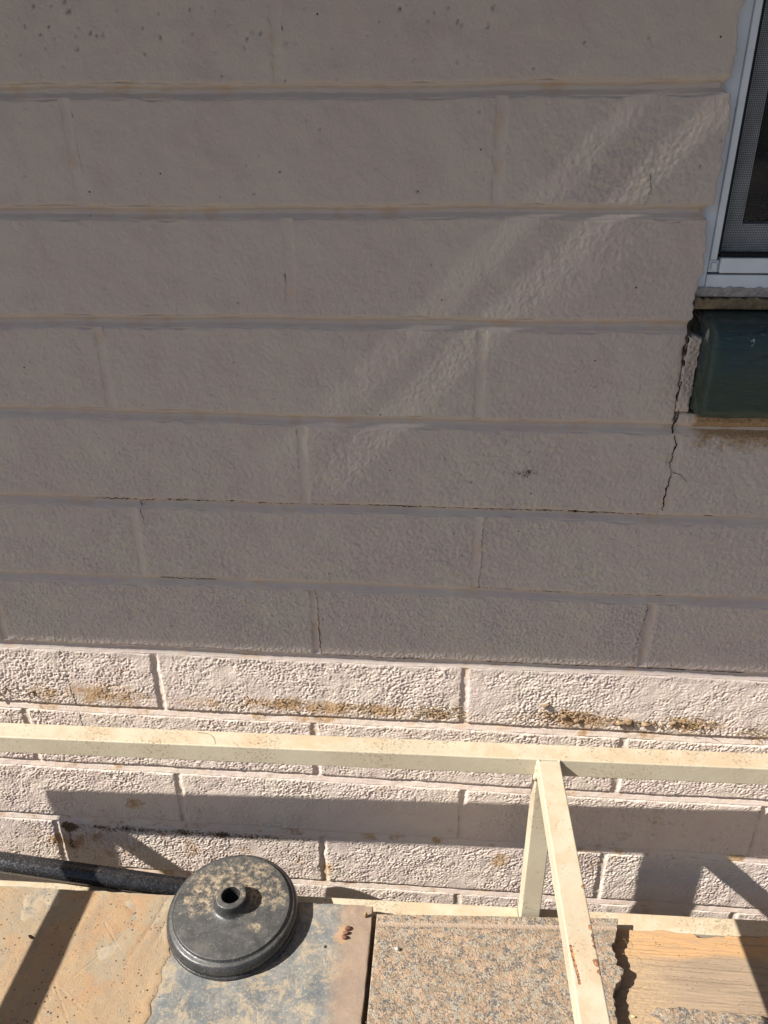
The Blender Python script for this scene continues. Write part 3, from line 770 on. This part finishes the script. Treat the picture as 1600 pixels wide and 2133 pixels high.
# wind blown sand on the tile's left half, broken by bare scraped patches
def sand_mask(x, y):
    """positive where sand lies (metres of thickness scale)"""
    n = smp(N_PATCH, x*.8+y*.35, y*.35); m = smp(N_MID, x, y)
    edge = .0355 + .0022*smp(N_MID, y*1.4, y*0+.3) + .05*np.clip(-.18-y, 0, .3)*.1
    t = .0009 + .00025*n
    g = lambda x0, y0, sx, sy, a: np.exp(-(((x-x0)*math.cos(a)+(y-y0)*math.sin(a))/sx)**2-(((y-y0)*math.cos(a)-(x-x0)*math.sin(a))/sy)**2)
    t -= .0016*g(-.165, -.125, .022, .035, -.5)*(1+.3*m)
    t -= .0019*g(-.045, -.185, .010, .035, -.45)*(1+.4*m)
    t -= .0014*g(-.03, -.125, .014, .012, 0)*(1+.4*m)
    t -= .0021*g(.003, -.135, .0035, .055, -.28) + .0020*g(.020, -.135, .0035, .042, -.25)
    t -= .0022*g(.012, -.118, .012, .010, 0)
    t += .0012*g(-.085, -.135, .008, .06, -.35)
    t += .0007*np.exp(-((x-edge+.007)/.005)**2)*sstep(-.12, -.17, y)
    t += .00012*smp(N_FINE, x, y) + .00018*smp(N_MID, x+.3, y)
    t *= sstep(edge+.0006*smp(N_PEB, x, y), edge-.003, x)
    t -= .0014*sstep(edge-.001, edge+.0005, x)
    # collar of sand around the foot of the round base
    rr = np.sqrt((x-.1045)**2+(y+.130)**2)
    t += .0008*np.exp(-((rr-.088)/.0025)**2)*sstep(.10, .04, x)*sstep(-.10, -.14, y)*(1+.5*m)
    t *= np.where(y > tile_back(x)-.002, 0.0, 1.0)
    t -= np.where(y > tile_back(x)-.002, .0008, 0.0)
    return t
xs = np.arange(-.40, .11, .0011); yv = np.arange(-.33, -.098, .0011)
A, B = np.meshgrid(xs, yv, indexing='ij')
T = sand_mask(A, B)
Hh = .55*T + np.where(T > -.0002, .00005*smp(N_FINE, A, B), 0)
Hh += np.where(T > 0, -.0012*np.clip(smp(N_PEB2, A+.2, B, .55)-2.1, 0, 1), 0)
for (xa, ya, xb, yb) in ((-.065, -.150, -.030, -.185), (-.095, -.232, -.058, -.275), (-.09, -.236, -.045, -.262), (-.11, -.26, -.08, -.29), (-.075, -.225, -.035, -.165)):
    dx, dy = xb-xa, yb-ya; tt = np.clip(((A-xa)*dx+(B-ya)*dy)/(dx*dx+dy*dy), 0, 1)
    dd = np.hypot(A-xa-tt*dx, B-ya-tt*dy); Hh -= .0004*np.exp(-(dd/.0010)**2)-.00015*np.exp(-((dd-.0022)/.001)**2)
keep = T > -.0007
nu, nv = A.shape; idx = np.arange(nu*nv).reshape(nu, nv)
cell = keep[:-1, :-1] & keep[1:, :-1] & keep[1:, 1:] & keep[:-1, 1:]
F = np.stack([idx[:-1, :-1], idx[1:, :-1], idx[1:, 1:], idx[:-1, 1:]], -1)[cell]
us_, inv = np.unique(F.ravel(), return_inverse=True); F = inv.reshape(-1, 4)
Vv3 = np.stack([A.ravel(), B.ravel(), ZTI+.0003+Hh.ravel()], -1)[us_]
sa = link('sand_layer', mesh_np('sand_layer', Vv3, F, True), MSAND)
tag(sa, 'ochre sand strewn over the left half of the slate tile', 'sand', kind='stuff')

# granite slab with a groove along its back and a broken right edge
GE = np.array([(-.0922, .6130), (-.1047, .6108), (-.118, .6050), (-.1288, .6020), (-.140, .6005), (-.1512, .6020), (-.163, .6065), (-.1758, .6010), (-.1830, .5960), (-.1944, .5885), (-.206, .5875), (-.23, .5850), (-.27, .584), (-.30, .590), (-.60, .588)])
def g_right(y): return np.interp(-y, -GE[:, 0], GE[:, 1]) + .0014*smp(N_MID, y*1.5, y*0+.7) + .0007*smp(N_PEB2, y, y*0)
def g_back(x): return -.1092+.0170*(x-.2937)/.3176
def g_left(y): return .2937 + 0*y
U = axis_pts(0, 1.0, .004, .004)
GW = .3176
def axu():
    a = axis_pts(0, GW, .0018, .0015); return a
U = axu(); Vv = axis_pts(0, .40, .0022, .0015)
def gx(A, B):
    yy = g_back(.2937+A)-B; t = A/GW
    return g_left(yy)*(1-t)+g_right(yy)*t
def gyf(A, B): return g_back(.2937+A)-B
def g_h(x, y):
    b = g_back(x)-y                      # distance from the back edge
    gr = np.exp(-((b-.0145)/.0026)**4)
    return -.0013*gr - .0010*sstep(.012, .010, b)*0 + .00010*smp(N_PEB, x, y)
def g_at(x, y):
    b = g_back(x)-y
    return {'dust': .95*np.exp(-((b-.0145)/.0034)**4) + .28*np.exp(-((b-.003)/.004)**2) + .35*np.exp(-((x-.2975)/.005)**2)}
me = height_slab('granite_slab', U, Vv, gx, gyf, g_h, .0188, .0012, lambda x, y, h: np.stack([x, y, ZG+h], -1), g_at)
me.flip_normals()
gs = link('granite_slab', me, MGRAN); tag(gs, 'speckled beige granite slab with a grooved back edge and a jagged broken right side', 'granite slab')
# small offcut on the board
U = axis_pts(0, .135, .002, .0015); Vv = axis_pts(0, .05, .002, .0015)
me = height_slab('granite_offcut', U, Vv, lambda A, B: .6400+A+.004*np.clip(1-A/.01, 0, 1)*smp(N_MID, B*4, B*0), lambda A, B: -.2015-B-.012*A+.0012*smp(N_MID, A*2, A*0)*np.clip(1-B/.01, 0, 1),
                 lambda x, y: .0002*smp(N_PEB, x, y), .0120, .0015, lambda x, y, h: np.stack([x, y, ZW+.0125+h], -1), lambda x, y: {'dust': 0*x})
me.flip_normals()
of = link('granite_offcut', me, MGRAN); tag(of, 'small pale granite offcut lying on the brown wooden board', 'granite offcut')

# black pole behind the tile
def pole():
    a = Vector((-.80, -.0310, -1.0695)); b = Vector((.125, -.0905, -1.0912)); R_ = .0138
    root = empty('black_pole', (a+b)/2)
    tag(root, 'dusty black metal pole lying behind the slate tile, passing under the round base', 'pole')
    d = (b-a).normalized(); q = d.to_track_quat('Z', 'Y').to_matrix()
    def cyl(name, t0, t1, r1, n=40, closed=True):
        V = []; F = []; p0 = a+d*t0; p1 = a+d*t1; m = 24
        prof = [(p0, .3*r1), (p0, r1-.001), (p0+d*.001, r1), (p1-d*.001, r1), (p1, r1-.001), (p1, .3*r1)]
        for p, r in prof:
            for i in range(n):
                ang = 2*math.pi*i/n; V.append(p+q@Vector((r*math.cos(ang), r*math.sin(ang), 0)))
        for k in range(len(prof)-1):
            for i in range(n): F.append((k*n+i, k*n+(i+1) % n, (k+1)*n+(i+1) % n, (k+1)*n+i))
        F.append([i for i in range(n)][::-1]); F.append([(len(prof)-1)*n+i for i in range(n)])
        me = py_mesh(name, V, F); me.polygons.foreach_set('use_smooth', [len(p.vertices) == 4 for p in me.polygons])
        link(name, me, MPOLE, root)
    cyl('shaft', 0, (b-a).length-.0, R_)
    cyl('end_cap', -.012, -.0004, R_+.001)
pole()

# round black base with a hub
def lathe(name, prof, cx_, cy_, z0, mat, parent, n=128):
    V = []; F = []
    for r, z in prof:
        for i in range(n):
            a = 2*math.pi*i/n; V.append((cx_+r*math.cos(a), cy_+r*math.sin(a), z0+z))
    for k in range(len(prof)-1):
        for i in range(n): F.append((k*n+i, k*n+(i+1) % n, (k+1)*n+(i+1) % n, (k+1)*n+i))
    me = py_mesh(name, V, F, True)
    return link(name, me, mat, parent)
BX, BY, BZ = .1045, -.1300, ZTI+.0006
BS = empty('round_weight_base', (BX, BY, BZ)); BS.rotation_euler = (0, 0, 0)
tag(BS, 'round black parasol base disc with a hollow hub, dusted with sand, on the slate tile', 'parasol base')
def arc(cx, cz, r, a0, a1, n): return [(cx+r*math.cos(math.radians(a0+(a1-a0)*i/n)), cz+r*math.sin(math.radians(a0+(a1-a0)*i/n))) for i in range(n+1)]
prof = [(.080, 0), (.0845, .0004)] + arc(.0838, .0030, .0026, -90, 60, 6) + [(.0842, .0058), (.0846, .0068)] + arc(.0758, .0130, .0098, -25, 62, 12) + [(.0782, .0222), (.0766, .0232), (.0758, .0246)] + arc(.0744, .0246, .0014, 10, 90, 4) + [(.060, .0263), (.040, .0270), (.031, .0276)] 
prof += [(.0275, .0282), (.0248, .0292), (.0225, .0310), (.0212, .0335), (.0205, .037)] + arc(.0180, .0425, .0024, 0, 90, 6) + [(.0160, .0452), (.0135, .0452)] + arc(.0130, .0440, .0012, 90, 180, 3) + [(.0116, .038), (.0114, .006), (.0, .006)]
lathe('disc', prof, BX, BY, BZ, MBASE, BS)
link('underside', box_mesh('underside', BX-.05, BX+.05, BY-.05, BY+.05, BZ-.0002, BZ+.0035), MBASE, BS)

# ------------------------------------------------------------------ small debris
pb = blob('pebble', (.3245, -.1582, ZG+.0022), .0030, MSTONE, None, (1.1, .9, .9), 4, .45); tag(pb, 'small pale pebble lying on the granite slab', 'pebble')
for i, (x, y) in enumerate([(.2575, -.1350), (.2560, -.1412), (.2548, -.1480)]):
    o = blob('dried_seed', (x, y, ZTI+.0022), .0032, MSEED, None, (1.3, .8, .8), 20+i, .35)
    tag(o, ['reddish dried seed on the slate tile, farthest of three toward the wall', 'reddish dried seed on the slate tile, middle of three in a row', 'reddish dried seed on the slate tile, nearest of three to the viewer'][i], 'seed', 'dried seeds on the slate tile')
sb_ = blob('dried_stub', (.2795, -.1155, ZTI+.0045), .0026, MTWIG, None, (.9, .9, 2.0), 31, .25); tag(sb_, 'upright straw coloured dried stub at the corner of the slate tile', 'plant stub')
lf = blob('leaf_scrap', (-.1500, -.1790, ZTI+.0052), .0038, MSEED, None, (1.0, .25, 1.2), 33, .3); tag(lf, 'dark curled leaf scrap standing on the sandy tile at the shadow edge', 'leaf scrap')
ys_ = blob('yellow_seed', (.6120, -.2090, ZW+.0020), .0019, mat_simple('yellow_seed', (.55, .50, .22), .6, .3), None, (1.6, .7, .7), 35, .2); tag(ys_, 'tiny yellow seed on the wooden board in the shadow of the granite', 'seed')
# straw, hairs and mud scraps caught on the wall
def strand(name, P, r, mat, label=None, cat=None, parent=None):
    V = []; F = []; n = 5
    P = [Vector(p) for p in P]
    for i, p in enumerate(P):
        d = (P[min(i+1, len(P)-1)]-P[max(i-1, 0)]).normalized(); q = d.to_track_quat('Z', 'Y').to_matrix()
        rr = r*(1-.6*i/len(P))
        for k in range(n): V.append(p+q@Vector((rr*math.cos(k*2*math.pi/n), rr*math.sin(k*2*math.pi/n), 0)))
    for i in range(len(P)-1):
        for k in range(n): F.append((i*n+k, i*n+(k+1) % n, (i+1)*n+(k+1) % n, (i+1)*n+k))
    o = link(name, py_mesh(name, V, F, True), mat, parent)
    if label: tag(o, label, cat)
    return o
def bend(a, b, sag, n=10):
    a, b, sag = Vector(a), Vector(b), Vector(sag)
    return [a.lerp(b, i/n)+sag*math.sin(math.pi*i/n) for i in range(n+1)]
strand('straw', bend((.663, -.004, -.812), (.708, -.009, -.828), (0, -.002, .003)), .0007, MTWIG, 'long pale dry straw sticking out from the sunlit block joint area', 'straw')
strand('hair', bend((.6135, -.108, ZW+.004), (.6220, -.126, ZW+.003), (.003, 0, .006)), .00022, MTWIG, 'fine curved plant fibre in the shadow gap, the one nearer the wall', 'plant fibre')
strand('hair', bend((.6080, -.133, ZW+.004), (.6330, -.150, ZW+.002), (.006, .006, .006)), .00022, MTWIG, 'fine curved plant fibre crossing the shadow gap onto the board', 'plant fibre')
strand('hair', bend((.071, -.078, ZT+.0006), (.098, -.096, ZT+.0006), (.004, .006, .0)), .00028, MSEED, 'thin dark bent hair lying on the back rail of the bench frame', 'hair')
# clumps of dried mud, roots and grit clinging to the wall below the shade line
def scraps(name, areas, n, label, seed, rmin=.0006, rmax=.0022):
    import bmesh
    r = random.Random(seed); bm = bmesh.new()
    for i in range(n):
        x0, x1, zc, zs, w0 = areas[r.randrange(len(areas))]
        x = r.uniform(x0, x1); z = zc+r.gauss(0, zs); s = rmin+(rmax-rmin)*r.random()**3
        ret = bmesh.ops.create_icosphere(bm, subdivisions=1, radius=s)
        m = Matrix.Translation((x, -max(surf_h(x, z), -.001)-s*.25, z)) @ Matrix.Rotation(r.uniform(0, 6), 4, Vector((r.random(), r.random(), r.random()+.1))) @ Matrix.Diagonal((r.uniform(.6, 1.9), r.uniform(.5, 1.1), r.uniform(.5, 1.1), 1))
        for v in ret['verts']: v.co = m @ (v.co*r.uniform(.75, 1.25))
    me = bpy.data.meshes.new(name); bm.to_mesh(me); bm.free()
    return tag(link(name, me, MDIRT), label, 'dried mud', kind='stuff')
scraps('mud_scraps', [(.48, .60, -.822, .006, 1), (.50, .56, -.818, .004, 1), (.60, .66, -.827, .003, 1), (.66, .72, -.822, .005, 1), (.10, .28, -.822, .006, 1), (.34, .40, -.822, .006, 1), (-.26, -.18, -.824, .004, 1)], 420, 'crumbs of dried mud and roots clinging to the sunlit block course', 3)
for i, (x, z, s, sd_) in enumerate([(.505, -.803, .0042, 1), (.530, -.820, .0050, 2), (.547, -.826, .0036, 3), (.602, -.826, .0052, 4), (.611, -.824, .0055, 5), (.634, -.827, .0046, 6), (.668, -.822, .0040, 7)]):
    o = blob('mud_clod', (x, -.002, z), s, MDIRT, None, (1.1, .55, .8), 50+sd_, .5)
    tag(o, ['highest dried mud clod on the wall, just right of the head joint', 'dried mud clod on the wall, second from the left', 'small dried mud clod on the wall, third from the left', 'dried mud clod at the left of the touching pair', 'larger dried mud clod at the right of the touching pair', 'single grey mud clod standing apart right of the pair', 'dried mud clod at the left end of the long straw'][i], 'mud clod', 'mud clods clinging to the sunlit block course')
rr_ = random.Random(9)
V = []
import bmesh
bm = bmesh.new()
for i in range(260):
    x0, x1, zc = rr_.choice([(.12, .33, -.822), (.48, .60, -.824), (.65, .72, -.824), (.33, .40, -.822), (-.26, .0, -.822), (.75, .80, -.83)])
    x = rr_.uniform(x0, x1); z = zc+rr_.gauss(0, .007); L_ = rr_.uniform(.003, .011); an = rr_.uniform(-1.2, .6); w_ = rr_.uniform(.00015, .0004)
    h = max(surf_h(x, z), -.0005)+.0008
    a = Vector((x, -h, z)); b = Vector((x+L_*math.cos(an), -h-rr_.uniform(0, .0015), z+L_*math.sin(an))); n_ = Vector((-math.sin(an), 0, math.cos(an)))*w_
    v = [bm.verts.new(p) for p in (a-n_, a+n_, b+n_*.3, b-n_*.3, a+Vector((0, -2*w_, 0)), b+Vector((0, -2*w_*.3, 0)))]
    for f in ((0, 4, 5, 3), (4, 1, 2, 5), (1, 0, 3, 2)): bm.faces.new([v[k] for k in f])
me = bpy.data.meshes.new('root_threads'); bm.to_mesh(me); bm.free()
tag(link('root_threads', me, MTWIG), 'fine dead rootlets stuck to the sunlit block course', 'rootlets', kind='stuff')
# grit on tile, granite and board
bm = bmesh.new()
for i in range(700):
    k = rr_.random()
    if k < .55: x, y, z = rr_.uniform(-.25, .04), rr_.uniform(-.30, -.108), ZTI+.001
    elif k < .8: x, y, z = rr_.uniform(.62, .80), rr_.uniform(-.23, -.10), ZW+.0003
    else: x, y, z = rr_.uniform(.04, .58), rr_.uniform(-.30, -.115), ZG+.0003
    s = rr_.uniform(.0002, .0008)
    ret = bmesh.ops.create_icosphere(bm, subdivisions=1, radius=s)
    for v in ret['verts']: v.co = v.co*rr_.uniform(.7, 1.3)+Vector((x, y, z))
me = bpy.data.meshes.new('grit'); bm.to_mesh(me); bm.free()
tag(link('grit', me, MDIRT), 'scattered grains of grit on the tile, the granite and the board', 'grit', kind='stuff')
